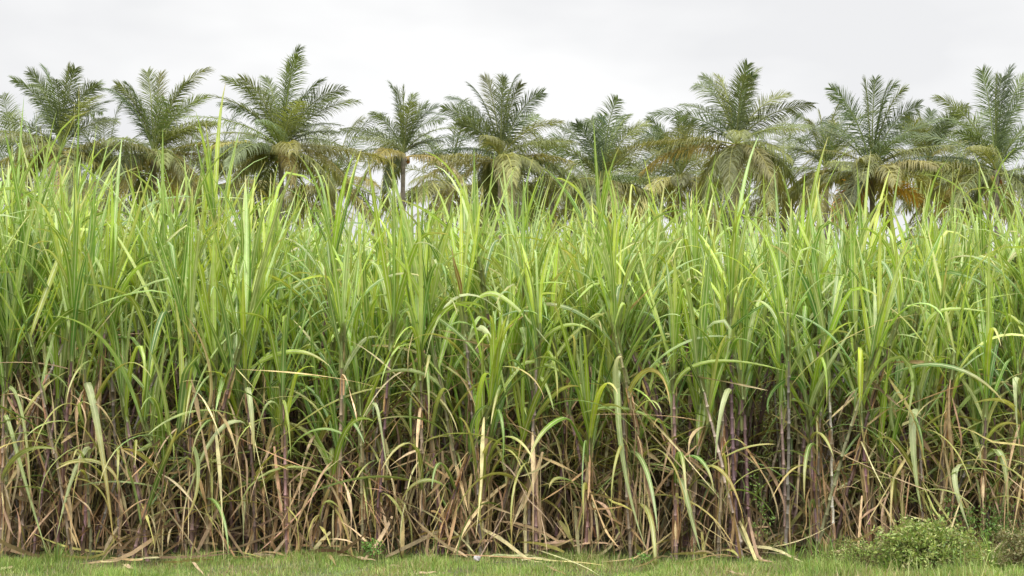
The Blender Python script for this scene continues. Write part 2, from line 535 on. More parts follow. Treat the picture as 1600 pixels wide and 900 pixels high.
def leaf_of(mb, C, d, r, n=11, across=3, zmin=0.01):
    t = np.linspace(0, 1, len(C))
    p = np.array([np.interp(d['t'], t, C[:, k]) for k in range(3)])
    q = np.array([np.interp(max(d['t'] - 0.08, 0), t, C[:, k]) for k in range(3)])
    L = d['L']
    if d['kind'] == 'd': L = min(L, max(0.25, p[2] * 1.12))
    put_leaf(mb, p, nrm(p - q) if d['t'] > 0.01 else np.array([0, 0, 1.0]), d['az'], d['elev'], L, d['W'], d['bend'], d['power'], d['col'], d['tip'],
             n=n, sheath=min(0.2, p[2] * 0.5) if across == 3 else 0, r=r, twist=rng.normal(0, 0.9) if d['kind'] == 'g' else rng.normal(0, 2.0),
             drift=rng.normal(0, 0.25), kink=d['kink'], across=across, dry=d['kind'] == 'd',
             sheath_col=(np.array((0.22, 0.24, 0.09)) if d['t'] > 0.7 else np.array((0.34, 0.25, 0.15))) if d['kind'] == 'g' else None)
    # nothing grows into the ground
    v = mb.v[-1]
    low = v[:, 2] < zmin
    v[low, 2] = zmin + (v[low, 2] - zmin) * -0.06


def build_cane(base, top, front, tall, bare=0.0, yellow=0.0, extra=()):
    root = empty('sugarcane', base)
    C = stalk_curve(base, top)
    r = rng.uniform(0.0135, 0.019)
    mb = MB(); put_stalk(mb, C, r); mb.build('stalk', M_STALK, root, base)
    specs = cane_spec(front, tall, bare, yellow)
    for d in specs:
        m = MB(); leaf_of(m, C, d, r * 1.1, n=12 if front else 9, zmin=float(base[2]) + 0.01)
        m.build('leaf' if d['kind'] == 'g' else 'dry_leaf', M_LEAF if d['kind'] == 'g' else M_DRY, root, base)
    for (a, b, c, W, col, tipc) in extra:   # leaves with a recognisable course
        m = MB()
        zs = np.clip(a[2] - 0.12, C[0][2] + 0.1, C[-1][2] - 0.02)
        s0 = np.array([np.interp(zs, C[:, 2], C[:, k]) for k in range(3)])
        a1 = a + np.array([0, 0, 0.12])
        tq = np.linspace(0, 1, 14)[:, None]
        P = (1 - tq) ** 3 * s0 + 3 * tq * (1 - tq) ** 2 * a1 + 3 * tq * tq * (1 - tq) * b + tq ** 3 * c
        vv = np.linspace(0, 1, 14)
        dirn = nrm(c - a)
        S = nrm(np.cross(dirn, np.array([0.25, 1.0, 0.1])) + np.array([0, 1.0, 0]) * np.linspace(rng.uniform(-1.2, 0.2), rng.uniform(0.2, 1.2), 14)[:, None])
        cc = np.tile(col, (14, 1))
        f = np.clip((vv - 0.55) / 0.45, 0, 1)[:, None]
        if tipc is not None: cc = cc * (1 - f) + tipc * f
        ribbon(m, P, S, width_profile(vv, W * 0.40) * np.minimum(1, 0.3 + 3.5 * vv), np.full(14, 0.55), cc, vv)
        m.build('leaf', M_LEAF, root, base)
    return root, specs


# ------------------------------------------------------------------ the 300 canes that show
FIELD_Y = 13.35


def tall_at(px):
    return float(np.interp(px, [0, 150, 350, 600, 900, 1250, 1600], [1.20, 1.17, 1.02, 0.99, 1.0, 0.95, 1.0]))


# (base px, top px, top py, bare, label)
HERO = [
    (2, 12, 520, 0, 'leftmost sugarcane at the picture edge with long upright lime leaves and straw coloured lower leaves'),
    (142, 132, 505, 0, 'sugarcane left of the leaning purple stalk with broad yellowing leaf hanging to the grass'),
    (232, 190, 612, 1, 'low sugarcane with bare purple stalk leaning left, beneath the second palm'),
    (300, 296, 500, 0, 'sugarcane with one brown tipped leaf bending up left, under the third palm left fronds'),
    (400, 382, 560, 1, 'sugarcane with purple stalk and pale leaf hanging straight down, left of the centre'),
    (448, 440, 585, 1, 'straight sugarcane with brown stripped stalk below the biggest palm'),
    (566, 562, 600, 1, 'sugarcane with thin purple stalk and tight leaf fan, below the gap beside the biggest palm'),
    (735, 660, 470, 1, 'sugarcane with long purple stalk leaning left, in the middle of the front row'),
    (752, 720, 455, 0, 'sugarcane with one upright dead brown top leaf among pale arching leaves, near middle'),
    (838, 826, 540, 0, 'sugarcane right of the middle with lime leaf arching over to the right'),
    (915, 922, 655, 0, 'short sugarcane with dark upright leaf fan right of the middle'),
    (985, 965, 512, 0, 'sugarcane with yellow green upright leaves and a folded pale leaf, below the low palm'),
    (1056, 1052, 545, 1, 'sugarcane with reddish bare stalk standing left of the tallest bare stalk'),
    (1152, 1141, 440, 1, 'tallest bare mauve stalked sugarcane, stripped of leaves up to its high fan'),
    (1172, 1158, 575, 1, 'sugarcane with pale bare stalk directly right of the tallest bare stalk'),
    (1228, 1216, 560, 0, 'sugarcane with grey stalk at the dark opening right of the bare stalks'),
    (1278, 1262, 615, 0, 'sugarcane with straw sheaths round its foot, beside the dark opening'),
    (1302, 1292, 520, 1, 'sugarcane with thin grey stalk behind the straw footed one, left of the round shrub'),
    (1358, 1345, 620, 0, 'sugarcane with low leaf fan just left of the round shrub'),
    (1444, 1434, 600, 0, 'sugarcane rising behind the round shrub with broad upright lime leaves'),
    (1535, 1541, 605, 0, 'sugarcane right of the round shrub with one leaf hanging straight into the greenery'),
    (1606, 1590, 560, 0, 'rightmost sugarcane at the picture edge with broad leaves above the brown shrub'),
]
PALE = np.array((0.46, 0.52, 0.26)); LIME = np.array((0.38, 0.51, 0.10)); OLV = np.array((0.32, 0.40, 0.15)); YEL = np.array((0.52, 0.36, 0.09))
# leaves that catch the eye: hero index, three photo points, width, colours
HLEAF = {
    0: [((14, 600), (45, 620), (48, 800), 0.055, OLV, STRAW * .8), ((8, 640), (20, 700), (75, 870), 0.06, OLV, None)],
    1: [((132, 590), (155, 640), (178, 850), 0.095, PALE, YEL), ((150, 700), (120, 690), (88, 840), 0.07, PALE, None), ((120, 500), (118, 420), (118, 560), 0.06, PALE, None)],
    2: [((270, 690), (215, 720), (200, 700), 0.05, OLV, None)],
    3: [((352, 660), (330, 540), (290, 492), 0.045, np.array((0.42, 0.33, 0.16)), BROWN), ((300, 690), (330, 760), (285, 820), 0.07, OLV, YEL)],
    4: [((385, 600), (395, 640), (398, 720), 0.075, PALE, STRAW), ((440, 560), (480, 540), (515, 572), 0.06, LIME, STRAW), ((375, 655), (320, 660), (287, 800), 0.06, PALE, None)],
    5: [((440, 650), (415, 590), (400, 690), 0.04, OLV, None)],
    6: [((590, 640), (585, 600), (606, 740), 0.05, PALE, None)],
    7: [((660, 480), (640, 400), (550, 350), 0.06, LIME, None), ((690, 600), (620, 560), (560, 600), 0.05, OLV, None)],
    8: [((720, 450), (708, 420), (706, 385), 0.05, BROWN * 0.8, BROWN), ((665, 470), (670, 350), (690, 440), 0.06, PALE, None), ((745, 520), (765, 480), (795, 640), 0.08, PALE, LIME),
        ((760, 470), (770, 430), (860, 540), 0.07, LIME, PALE)],
    9: [((745, 440), (690, 440), (665, 560), 0.05, PALE, None), ((826, 560), (880, 480), (930, 520), 0.06, LIME, None)],
    11: [((960, 640), (955, 540), (975, 560), 0.085, PALE, STRAW), ((965, 560), (950, 700), (1010, 860), 0.08, OLV, PALE), ((985, 500), (975, 440), (958, 520), 0.05, LIME, None)],
    13: [((1141, 570), (1080, 560), (1100, 470), 0.04, LIME, None), ((1141, 600), (1120, 650), (1118, 720), 0.07, PALE, None)],
    12: [((1052, 600), (1090, 540), (1230, 580), 0.05, LIME, None), ((1065, 740), (1075, 800), (1095, 862), 0.075, OLV, PALE)],
    16: [((1262, 640), (1300, 560), (1340, 500), 0.065, OLV, None)],
    19: [((1424, 630), (1420, 700), (1440, 800), 0.10, PALE, OLV), ((1360, 700), (1400, 560), (1420, 640), 0.05, OLV, PALE), ((1440, 500), (1450, 470), (1560, 490), 0.06, LIME, None)],
    20: [((1470, 720), (1490, 760), (1515, 830), 0.08, PALE, None), ((1565, 700), (1575, 720), (1575, 810), 0.08, OLV, STRAW)],
    21: [((1590, 600), (1580, 560), (1592, 700), 0.08, PALE, None)],
}

row_words = ['front', 'second', 'third']


def ordinal(n):
    return '%d%s' % (n, 'th' if 10 <= n % 100 <= 20 else {1: 'st', 2: 'nd', 3: 'rd'}.get(n % 10, 'th'))


plan = []       # (row, base, top, tall, bare, yellow, hero label, extra)
for hi, (bx, tx, ty, bare, lab) in enumerate(HERO):
    Y = FIELD_Y + 0.02 + 0.12 * rng.random()
    b = at(bx, 866, Y); b[2] = ground_z(b[0], b[1])
    t_ = at(tx, ty, Y + rng.uniform(-0.05, 0.12))
    ex = [(at(*a, Y - 0.08), at(*m_, Y - 0.25), at(*c_, Y - 0.22), W, col, tp) for (a, m_, c_, W, col, tp) in HLEAF.get(hi, [])]
    ex = [(a, m_, np.array([c_[0], c_[1], max(c_[2], 0.03)]), W, col, tp) for (a, m_, c_, W, col, tp) in ex]
    plan.append([0, b, t_, tall_at(bx), 2.0 if abs(bx - 1200) < 50 else float(bare), 0.0, lab, ex])

N_ROW = [100 - len(HERO), 100, 100]
for row in range(3):
    Yc = FIELD_Y + [0.35, 1.15, 1.95][row]
    half = 0.362 * Yc + 0.15
    xs = np.linspace(-half, half, N_ROW[row])
    xs = xs + 0.075 * np.sin(xs * 11.5 + row * 2.0 + 0.8 * np.sin(xs * 1.7)) + rng.normal(0, 0.035, N_ROW[row])
    for x in xs:
        y = Yc + rng.uniform(-0.3, 0.32) + 0.12 * math.sin(x * 1.9)
        px = 800 + x / y * FPX
        # the dark opening between the stalks right of the bare canes
        if 1178 < px < 1222: x += -0.3 if px < 1200 else 0.3
        b = np.array([x, y, float(ground_z(x, y))])
        h = (rng.normal(2.05, 0.3) if row == 0 else rng.normal(2.32, 0.3)) * (0.5 + 0.5 * tall_at(px))
        if row == 0 and rng.random() < 0.22: h *= rng.uniform(0.55, 0.8)
        lean = rng.normal(0, 0.21, 2)
        if rng.random() < 0.07: lean[0] = rng.choice([-1, 1]) * rng.uniform(0.35, 0.6)
        h *= 1 + 0.06 * math.sin(x * 2.3 + 1.0) + 0.05 * math.sin(x * 5.1)
        t_ = b + np.array([lean[0] * h * 0.8, lean[1] * h * 0.5 + (-0.06 if row == 0 else 0), h])
        plan.append([row, b, t_, tall_at(px) * rng.uniform(0.9, 1.1), 2.0 if abs(px - 1200) < 60 else 1.0 if rng.random() < (0.42 if row == 0 else 0.25) else 0.0, 0.3 if rng.random() < 0.15 else 0.0, None, ()])

for row in range(3):
    mine = sorted([p for p in plan if p[0] == row], key=lambda p: p[1][0])
    for i, (rw, b, t_, tall, bare, yel, lab, ex) in enumerate(mine):
        root, specs = build_cane(b, t_, row == 0, tall, bare, yel, ex)
        if lab is None:
            h = t_[2] - b[2]
            dx = (t_[0] - b[0]) / h
            lean = 'upright' if abs(dx) < 0.07 else ('left leaning' if dx < 0 else 'right leaning')
            size = 'tall' if h > 2.35 else ('short' if h < 1.85 else 'medium')
            nd = sum(1 for d in specs if d['kind'] == 'd')
            feat = 'bare stalk' if bare else ('many dead leaves' if nd > 12 else 'green and dead leaves')
            lab = '%s %s sugarcane with %s, %s from left in %s row' % (size, lean, feat, ordinal(i + 1), row_words[row])
        tag(root, lab, 'sugarcane', 'sugarcane plants at the front of the field')


# ------------------------------------------------------------------ the rest of the field: one mass
def build_field():
    mg, md, ms = MB(), MB(), MB()
    plants = []
    Yc = FIELD_Y + 2.75
    while Yc < 34:
        half = 0.36 * Yc + 2.6
        n = int(half * 2 * (10.5 if Yc < 18 else 6.5))
        xs = np.linspace(-half, half, n) + rng.normal(0, 0.07, n)
        for x in xs:
            if Yc < 17.5 and 1178 < 800 + x / Yc * FPX < 1222: continue
            plants.append((x, Yc + rng.uniform(-0.4, 0.4)))
        Yc += 0.85 if Yc < 20 else 1.15
    for row in range(3):                    # the field goes on past both picture edges
        Yr = FIELD_Y + [0.35, 1.15, 1.95][row]
        for sgn in (-1, 1):
            for x in np.arange(0.362 * Yr + 0.3, 0.362 * Yr + 2.8, 0.12):
                plants.append((sgn * (x + rng.normal(0, 0.04)), Yr + rng.uniform(-0.3, 0.3)))
    for (x, y) in plants:
        h = rng.normal(2.42, 0.26)
        lean = rng.normal(0, 0.11, 2)
        b = np.array([x, y, 0.0]); t_ = b + np.array([lean[0] * h, lean[1] * h, h])
        C = stalk_curve(b, t_, 5)
        far = y > 19
        c = pick(PURPLE, 0.15)
        tube(ms, C, np.linspace(0.015, 0.011, 5), c, k=4 if far else 5)
        px = 800 + x / y * FPX
        for d in cane_spec(False, tall_at(px) * rng.uniform(0.9, 1.1)):
            if far and d['kind'] == 'd' and rng.random() < 0.6: continue
            leaf_of(mg if d['kind'] == 'g' else md, C, d, 0.014, n=6 if far else 8, across=2)
    root = empty('sugarcane_field', (0, 20, 0))
    tag(root, 'dense mass of green sugarcane filling the field behind the front rows', 'sugarcane field', None, 'stuff')
    for nm, mb_, mt in (('foliage', mg, M_LEAF), ('dry_foliage', md, M_DRY), ('stalks', ms, M_STALK)):
        o = mb_.build(nm, mt, root, (0, 20, 0)); o['kind'] = 'stuff'


build_field()


# dead leaf litter and broken leaves tangled round the feet of the canes
def build_litter():
    mb = MB()
    for i in range(2200):
        x = rng.uniform(-6.6, 6.6); y = rng.uniform(FIELD_Y - 0.12, FIELD_Y + 3.2) if i % 3 else FIELD_Y + rng.normal(0.18, 0.25)
        px = 800 + x / y * FPX
        k = 1.0 if not (1170 < px < 1230) else 0.2
        z = abs(rng.normal(0, 0.38)) * k if i % 4 else rng.uniform(0.2, 1.25) * k
        if y < FIELD_Y - 0.03:
            if rng.random() < 0.6: continue
            z = 0.0
        if z > 1.3: z = rng.uniform(0, 0.5)
        az = rng.uniform(0, 2 * math.pi)
        el = rng.normal(-1.0, 0.45) if z > 0.15 else abs(rng.normal(0, 0.45))
        P = blade_points(np.array([x, y, z + 0.03]), az, el, rng.uniform(0.3, 1.0), rng.uniform(-0.5, 0.9), 1.0, 5)
        P[:, 2] = np.where(P[:, 2] < 0.02, 0.02 + np.abs(P[:, 2] - 0.02) * 0.05, P[:, 2])
        S = np.tile(nrm(rng.normal(0, 1, 3)), (6, 1))
        v = np.linspace(0, 1, 6)
        ribbon(mb, P, S, width_profile(v, rng.uniform(0.006, 0.022)), np.zeros(6), np.tile(pick(DRY if y < FIELD_Y + 0.3 else DRY_SHADED, 0.2), (6, 1)), v, 2)
    o = mb.build('leaf_litter', M_DRY)
    tag(o, 'tangle of dead brown cane leaves round the feet of the canes', 'leaf litter', None, 'stuff')


build_litter()


# ------------------------------------------------------------------ grass verge
def build_grass():
    n = 210000
    x = rng.uniform(-6.5, 6.5, n)
    y = rng.uniform(9.8, FIELD_Y + 0.75, n)
    bare = np.sin(x * 3.1 + 2 * np.sin(y * 2.3)) * np.sin(y * 5.7 + 1.5 * np.sin(x * 2.2)) + 0.4 * np.sin(x * 11) * np.sin(y * 13)
    sel = rng.random(n) > np.clip((bare - 0.55) * 2.2, 0, 0.85)
    x, y = x[sel], y[sel]; n = len(x)
    wavy = 0.07 * np.sin(x * 2.7) + 0.05 * np.sin(x * 6.1 + 1)
    keep = (y < FIELD_Y + wavy) | (rng.random(n) < np.exp(-(y - FIELD_Y - wavy) / 0.12))
    x, y = x[keep], y[keep]; n = len(x)
    patch = 0.5 + 0.25 * np.sin(x * 2.1 + y * 3.3) + 0.25 * np.sin(x * 5.3 - y * 2.2 + 2) + rng.normal(0, 0.15, n)
    px = 800 + x / y * FPX
    rough = np.clip((px - 1230) / 120, 0, 1)            # ranker growth towards the shrub
    h = (0.016 + 0.055 * np.clip(patch, 0, 1.3) ** 2 + 0.03 * rng.random(n) ** 2) * (1 + 1.2 * rough * rng.random(n))
    edge = np.clip((y - FIELD_Y + 0.35) / 0.4, 0, 1) * 0.4
    h = h * (1 + 0.9 * edge * rng.random(n))
    h = h * (1 + 0.9 * np.clip(np.sin(x * 4.3 + 2 * np.sin(x * 1.3)) * np.sin(y * 3.7 + x) - 0.2, 0, 1))
    tallm = rng.random(n) < 0.025
    h = np.where(tallm, h * 2.4, h)
    az = rng.uniform(0, 2 * math.pi, n)
    ln = np.abs(rng.normal(0.45, 0.4, n))
    w = rng.uniform(0.0014, 0.0034, n)
    z = ground_z(x, y)
    b = np.stack([x, y, z - 0.004], 1)
    sd = np.stack([-np.sin(az + rng.normal(0, 0.6, n)), np.cos(az), np.zeros(n)], 1)
    out = np.stack([np.cos(az), np.sin(az), np.zeros(n)], 1)
    up = np.array([0, 0, 1.0])
    m = b + up * (h * 0.6)[:, None] + out * (h * ln * 0.35)[:, None]
    t = b + up * h[:, None] * (1 - 0.2 * ln[:, None]) + out * (h * ln)[:, None]
    V = np.stack([b - sd * w[:, None], b + sd * w[:, None], m - sd * (w * .8)[:, None], m + sd * (w * .8)[:, None], t], 1).reshape(-1, 3)
    i = np.arange(n) * 5
    q = np.stack([i, i + 1, i + 3, i + 2], 1); tr = np.stack([i + 2, i + 3, i + 4], 1)
    pal = np.array([(0.24, 0.38, 0.08), (0.18, 0.32, 0.07), (0.30, 0.42, 0.10), (0.36, 0.43, 0.15), (0.38, 0.34, 0.17), (0.42, 0.35, 0.20)])
    dryp = np.clip(0.2 + 0.45 * (np.sin(x * 1.7 + y * 2.9 + 0.5) + np.sin(x * 4.4 - y * 3.1)) * 0.5, 0.06, 0.5)
    ci = np.where(rng.random(n) < dryp, rng.choice([3, 4, 5], n), rng.choice(4, n))
    c = pal[ci] * np.array([0.95, 0.9, 0.95]) * (1 + rng.normal(0, 0.15, n))[:, None]
    mb = MB()
    mb.add(V, quads=q, tris=tr, col=np.clip(np.repeat(c, 5, axis=0), 0.01, 0.8))
    o = mb.build('grass', M_GRASS)
    tag(o, 'short green grass verge in front of the cane', 'grass', None, 'stuff')


build_grass()


# ------------------------------------------------------------------ shrubs and weeds
def leaf_cloud(mb, C, D, size, pal, asp=0.45):
    """small pointed leaves at C, facing D"""
    n = len(C)
    t = nrm(rng.normal(0, 1, (n, 3)) + D * 0.5)
    s = nrm(np.cross(t, nrm(rng.normal(0, 1, (n, 3)) + np.array([0, 0, 1.2]))))
    L = size * rng.uniform(0.6, 1.3, n)[:, None]
    nn = np.cross(s, t)
    V = np.stack([C, C + t * L * .45 - s * L * asp * .5, C + t * L - nn * L * .15, C + t * L * .45 + s * L * asp * .5], 1).reshape(-1, 3)
    i = np.arange(n) * 4
    c = pal[rng.integers(len(pal), size=n)] * (1 + rng.normal(0, 0.15, n))[:, None]
    mb.add(V, quads=np.stack([i, i + 1, i + 2, i + 3], 1), col=np.clip(np.repeat(c, 4, axis=0), 0.01, 0.8))


def build_shrub(name, loc, rx, ry, rz, nstem, per, size, pal, label, cat='shrub', droop=0.3):
    root = empty(name, loc)
    st, fo = MB(), MB()
    loc = np.asarray(loc, float)
    for k in range(nstem):
        d = rng.normal(0, 1, 3); d[2] = abs(d[2]) * 1.1 + 0.15; d = d / np.linalg.norm(d)
        rr = rng.uniform(0.55, 1.08) * (1 + 0.12 * math.sin(d[0] * 7 + d[1] * 5))
        e = loc + d * np.array([rx, ry, rz]) * rr
        m_ = loc + d * np.array([rx, ry, rz]) * rr * 0.5 + np.array([0, 0, rz * droop])
        b0 = loc + np.array([d[0] * rx, d[1] * ry, 0]) * 0.2
        P = bez(b0, m_, e, 6)
        tube(st, P, np.linspace(0.005, 0.0015, 6), np.array((0.17, 0.12, 0.07)), k=3)
        tt = rng.uniform(0.35, 1.0, per)[:, None] ** 0.6
        C = (1 - tt) ** 2 * b0 + 2 * tt * (1 - tt) * m_ + tt * tt * e + rng.normal(0, 0.022, (per, 3))
        C[:, 2] = np.maximum(C[:, 2], loc[2] + 0.01)
        leaf_cloud(fo, C, np.tile(d, (per, 1)), size, pal)
    fo.build('foliage', M_BUSH, root, loc)
    st.build('stem', M_WOOD, root, loc)
    tag(root, label, cat)
    return root


BG1 = np.array([(0.29, 0.38, 0.10), (0.23, 0.33, 0.08), (0.38, 0.44, 0.14), (0.16, 0.24, 0.07), (0.34, 0.34, 0.15)])
BG2 = np.array([(0.24, 0.25, 0.10), (0.30, 0.26, 0.13), (0.18, 0.22, 0.08), (0.33, 0.30, 0.17)])
BG3 = np.array([(0.16, 0.28, 0.07), (0.22, 0.34, 0.09), (0.12, 0.22, 0.06)])


def gpt(px, Y):
    p = at(px, 800, Y); p[2] = float(ground_z(p[0], p[1])); return p


build_shrub('round_shrub', gpt(1450, 12.4), 0.54, 0.42, 0.44, 210, 44, 0.036, BG1, 'round leafy green shrub on the verge at lower right')
build_shrub('spreading_shrub', gpt(1604, 12.4), 0.36, 0.32, 0.48, 130, 44, 0.024, BG2, 'olive brown shrub cut by the right edge of the picture')
build_shrub('leafy_creeper', gpt(1530, 13.3), 0.55, 0.2, 0.6, 60, 30, 0.034, BG3, 'dark green creeper climbing among the cane feet behind the round shrub', 'creeper')
build_shrub('low_weed_patch', gpt(1350, 12.7), 0.42, 0.3, 0.28, 110, 34, 0.020, BG1, 'low leafy weed spreading on the verge left of the round shrub', 'weed')
build_shrub('broadleaf_weed', gpt(587, 13.2), 0.14, 0.1, 0.20, 14, 16, 0.034, np.array([(0.16, 0.33, 0.07), (0.2, 0.37, 0.09)]), 'small bright broad leaved weed at the grass edge left of the middle', 'weed')
build_shrub('tall_weed', gpt(1186, 13.35), 0.10, 0.08, 0.95, 7, 22, 0.034, np.array([(0.24, 0.38, 0.10), (0.2, 0.33, 0.08)]), 'tall thin green weed standing beside the dark opening', 'weed')
build_shrub('seedling_weed', gpt(1002, 13.1), 0.10, 0.08, 0.13, 10, 14, 0.026, np.array([(0.16, 0.33, 0.07), (0.2, 0.37, 0.09)]), 'tiny green weed at the grass edge right of the fallen pale leaves', 'weed')


def tuft(px, Y, h, n, pal, label, spread=0.10):
    loc = gpt(px, Y)
    mb = MB()
    for i in range(n):
        az = rng.uniform(0, 2 * math.pi)
        b = loc + np.array([math.cos(az), math.sin(az), 0]) * rng.uniform(0, spread)
        P = blade_points(b, az, R(rng.uniform(60, 88)), h * rng.uniform(0.5, 1.1), R(rng.uniform(10, 90)), 1.6, 6)
        v = np.linspace(0, 1, 7)
        ribbon(mb, P, np.tile([-math.sin(az), math.cos(az), 0], (7, 1)), width_profile(v, rng.uniform(0.002, 0.0045)), np.zeros(7), np.tile(pick(pal), (7, 1)), v, 2)
    o = mb.build('grass_tuft', M_GRASS, None, loc)
    o.location = tuple(loc)
    tag(o, label, 'grass tuft')


GP = np.array([(0.24, 0.36, 0.09), (0.2, 0.32, 0.08), (0.33, 0.38, 0.14)])
tuft(1548, 12.45, 0.36, 50, GP, 'tall green grass tuft between the round shrub and the brown shrub', 0.08)
tuft(1290, 13.2, 0.26, 60, GP, 'pale grass tuft at the foot of the straw sheathed cane', 0.14)
tuft(1395, 12.3, 0.22, 70, GP, 'loose grass tuft at the left foot of the round shrub', 0.16)
tuft(90, 13.2, 0.22, 40, GP, 'green grass tuft at the field edge near the left end', 0.12)
tuft(1235, 13.1, 0.20, 50, GP, 'wispy grass tuft below the dark opening in the cane', 0.15)


# ------------------------------------------------------------------ things lying on the verge
def fallen(px0, py0, px1, py1, W, col, tipc, label, curl=0.02):
    a = at(px0, py0, 12.8); b = at(px1, py1, 12.8)

    def on_ground(px, py):
        u = (px - 800.0) / FPX; v = (450.0 - py) / FPX
        dy = CA - v * SA; dz = SA + v * CA
        t = (CAMZ - 0.035) / -dz
        return np.array([u * t, dy * t, 0.035])
    a, b = on_ground(px0, py0), on_ground(px1, py1)
    mid = (a + b) / 2 + np.array([0, 0, curl])
    P = bez(a, mid, b, 10)
    P[:, 2] += 0.006 * np.sin(np.linspace(0, 9, 10))
    d = nrm(b - a)
    S = np.tile(nrm(np.cross(d, np.array([0.15, -0.5, 1.0]))), (10, 1))
    v = np.linspace(0, 1, 10)
    c = np.tile(col, (10, 1)) * (1 - v[:, None]) + np.tile(tipc, (10, 1)) * v[:, None]
    mb = MB()
    ribbon(mb, P, S, width_profile(v, W * 0.5), np.full(10, 0.35), c, v, 3)
    o = mb.build('fallen_leaf', M_DRY, None, P[0])
    o.location = tuple(float(k) for k in P[0])
    tag(o, label, 'fallen leaf', 'fallen cane leaves on the grass')


PS = np.array((0.50, 0.50, 0.26)); TAN = np.array((0.38, 0.29, 0.18))
fallen(762, 870, 835, 869, 0.05, np.array((0.5, 0.55, 0.3)), PS, 'short pale green fallen leaf lying flat right of the white scrap')
fallen(770, 868, 945, 884, 0.035, PS, STRAW, 'long straw yellow fallen leaf lying level on the grass')
fallen(805, 855, 936, 899, 0.032, PS * 1.05, PS, 'long pale fallen leaf slanting down to the lower edge of the picture', 0.10)
fallen(850, 884, 885, 899, 0.03, TAN, BROWN, 'short brown fallen leaf below the pale slanting leaf')
fallen(552, 871, 588, 877, 0.05, TAN * 1.2, TAN, 'small curled tan fallen leaf left of the middle')
fallen(608, 884, 642, 888, 0.03, TAN, TAN * 0.7, 'small grey brown fallen leaf right of the curled tan one')
fallen(650, 897, 684, 895, 0.03, TAN * 1.1, TAN, 'tan fallen leaf at the lower edge left of the middle')
fallen(300, 878, 318, 899, 0.03, TAN * 1.3, TAN * 1.2, 'pale narrow fallen leaf upright in the grass at lower left')
fallen(192, 882, 212, 892, 0.05, TAN * 1.3, TAN, 'small tan fallen leaf under the left canes')
fallen(2, 890, 22, 886, 0.05, PS * 1.1, TAN * 1.2, 'whitish fallen leaf at the lower left corner')
fallen(1135, 893, 1160, 899, 0.03, TAN, TAN, 'thin tan fallen leaf on the right half of the verge')


def build_scrap():
    c = at(745, 873, 12.95); c[2] = 0.055
    n1, n2 = 7, 10
    th = np.linspace(0.15, math.pi - 0.15, n1)[:, None]; ph = np.linspace(0, 2 * math.pi, n2, endpoint=False)[None]
    r = 0.034 * (1 + rng.normal(0, 0.16, (n1, n2)))
    V = np.stack([r * np.sin(th) * np.cos(ph), r * np.sin(th) * np.sin(ph), r * np.cos(th) * 0.9 + 0 * ph], -1) + c
    a = (np.arange(n1 - 1)[:, None] * n2 + np.arange(n2)[None]).ravel()
    b = (np.arange(n1 - 1)[:, None] * n2 + (np.arange(n2)[None] + 1) % n2).ravel()
    mb = MB(); mb.add(V.reshape(-1, 3), quads=np.stack([a, a + n2, b + n2, b], 1), col=(0.42, 0.40, 0.40))
    o = mb.build('crumpled_scrap', M_SCRAP, None, c, smooth=False); o.location = tuple(c)
    tag(o, 'small crumpled whitish scrap on the grass edge below the middle', 'scrap')
    b0 = at(748, 866, 12.98); b0[2] = 0.04
    e = at(790, 800, 13.3)
    mb = MB(); tube(mb, bez(b0, (b0 + e) / 2 + np.array([0.01, 0, 0.02]), e, 7), np.linspace(0.007, 0.005, 7), np.array((0.30, 0.22, 0.16)), 5)
    o = mb.build('dry_stick', M_WOOD, None, b0); o.location = tuple(b0)
    tag(o, 'thin brown stick leaning from the whitish scrap into the cane', 'stick')


build_scrap()

# ------------------------------------------------------------------ coconut palms
P_DARK = np.array([(0.12, 0.16, 0.07), (0.14, 0.185, 0.07), (0.10, 0.14, 0.072), (0.17, 0.205, 0.075)])
P_MID = np.array([(0.18, 0.21, 0.075), (0.23, 0.245, 0.08), (0.16, 0.19, 0.085)])
P_OLD = np.array([(0.22, 0.22, 0.075), (0.28, 0.26, 0.075), (0.17, 0.185, 0.07), (0.20, 0.21, 0.075), (0.25, 0.24, 0.08), (0.35, 0.31, 0.115)])
P_DEAD = np.array([(0.62, 0.28, 0.04), (0.55, 0.26, 0.05), (0.58, 0.34, 0.08)])


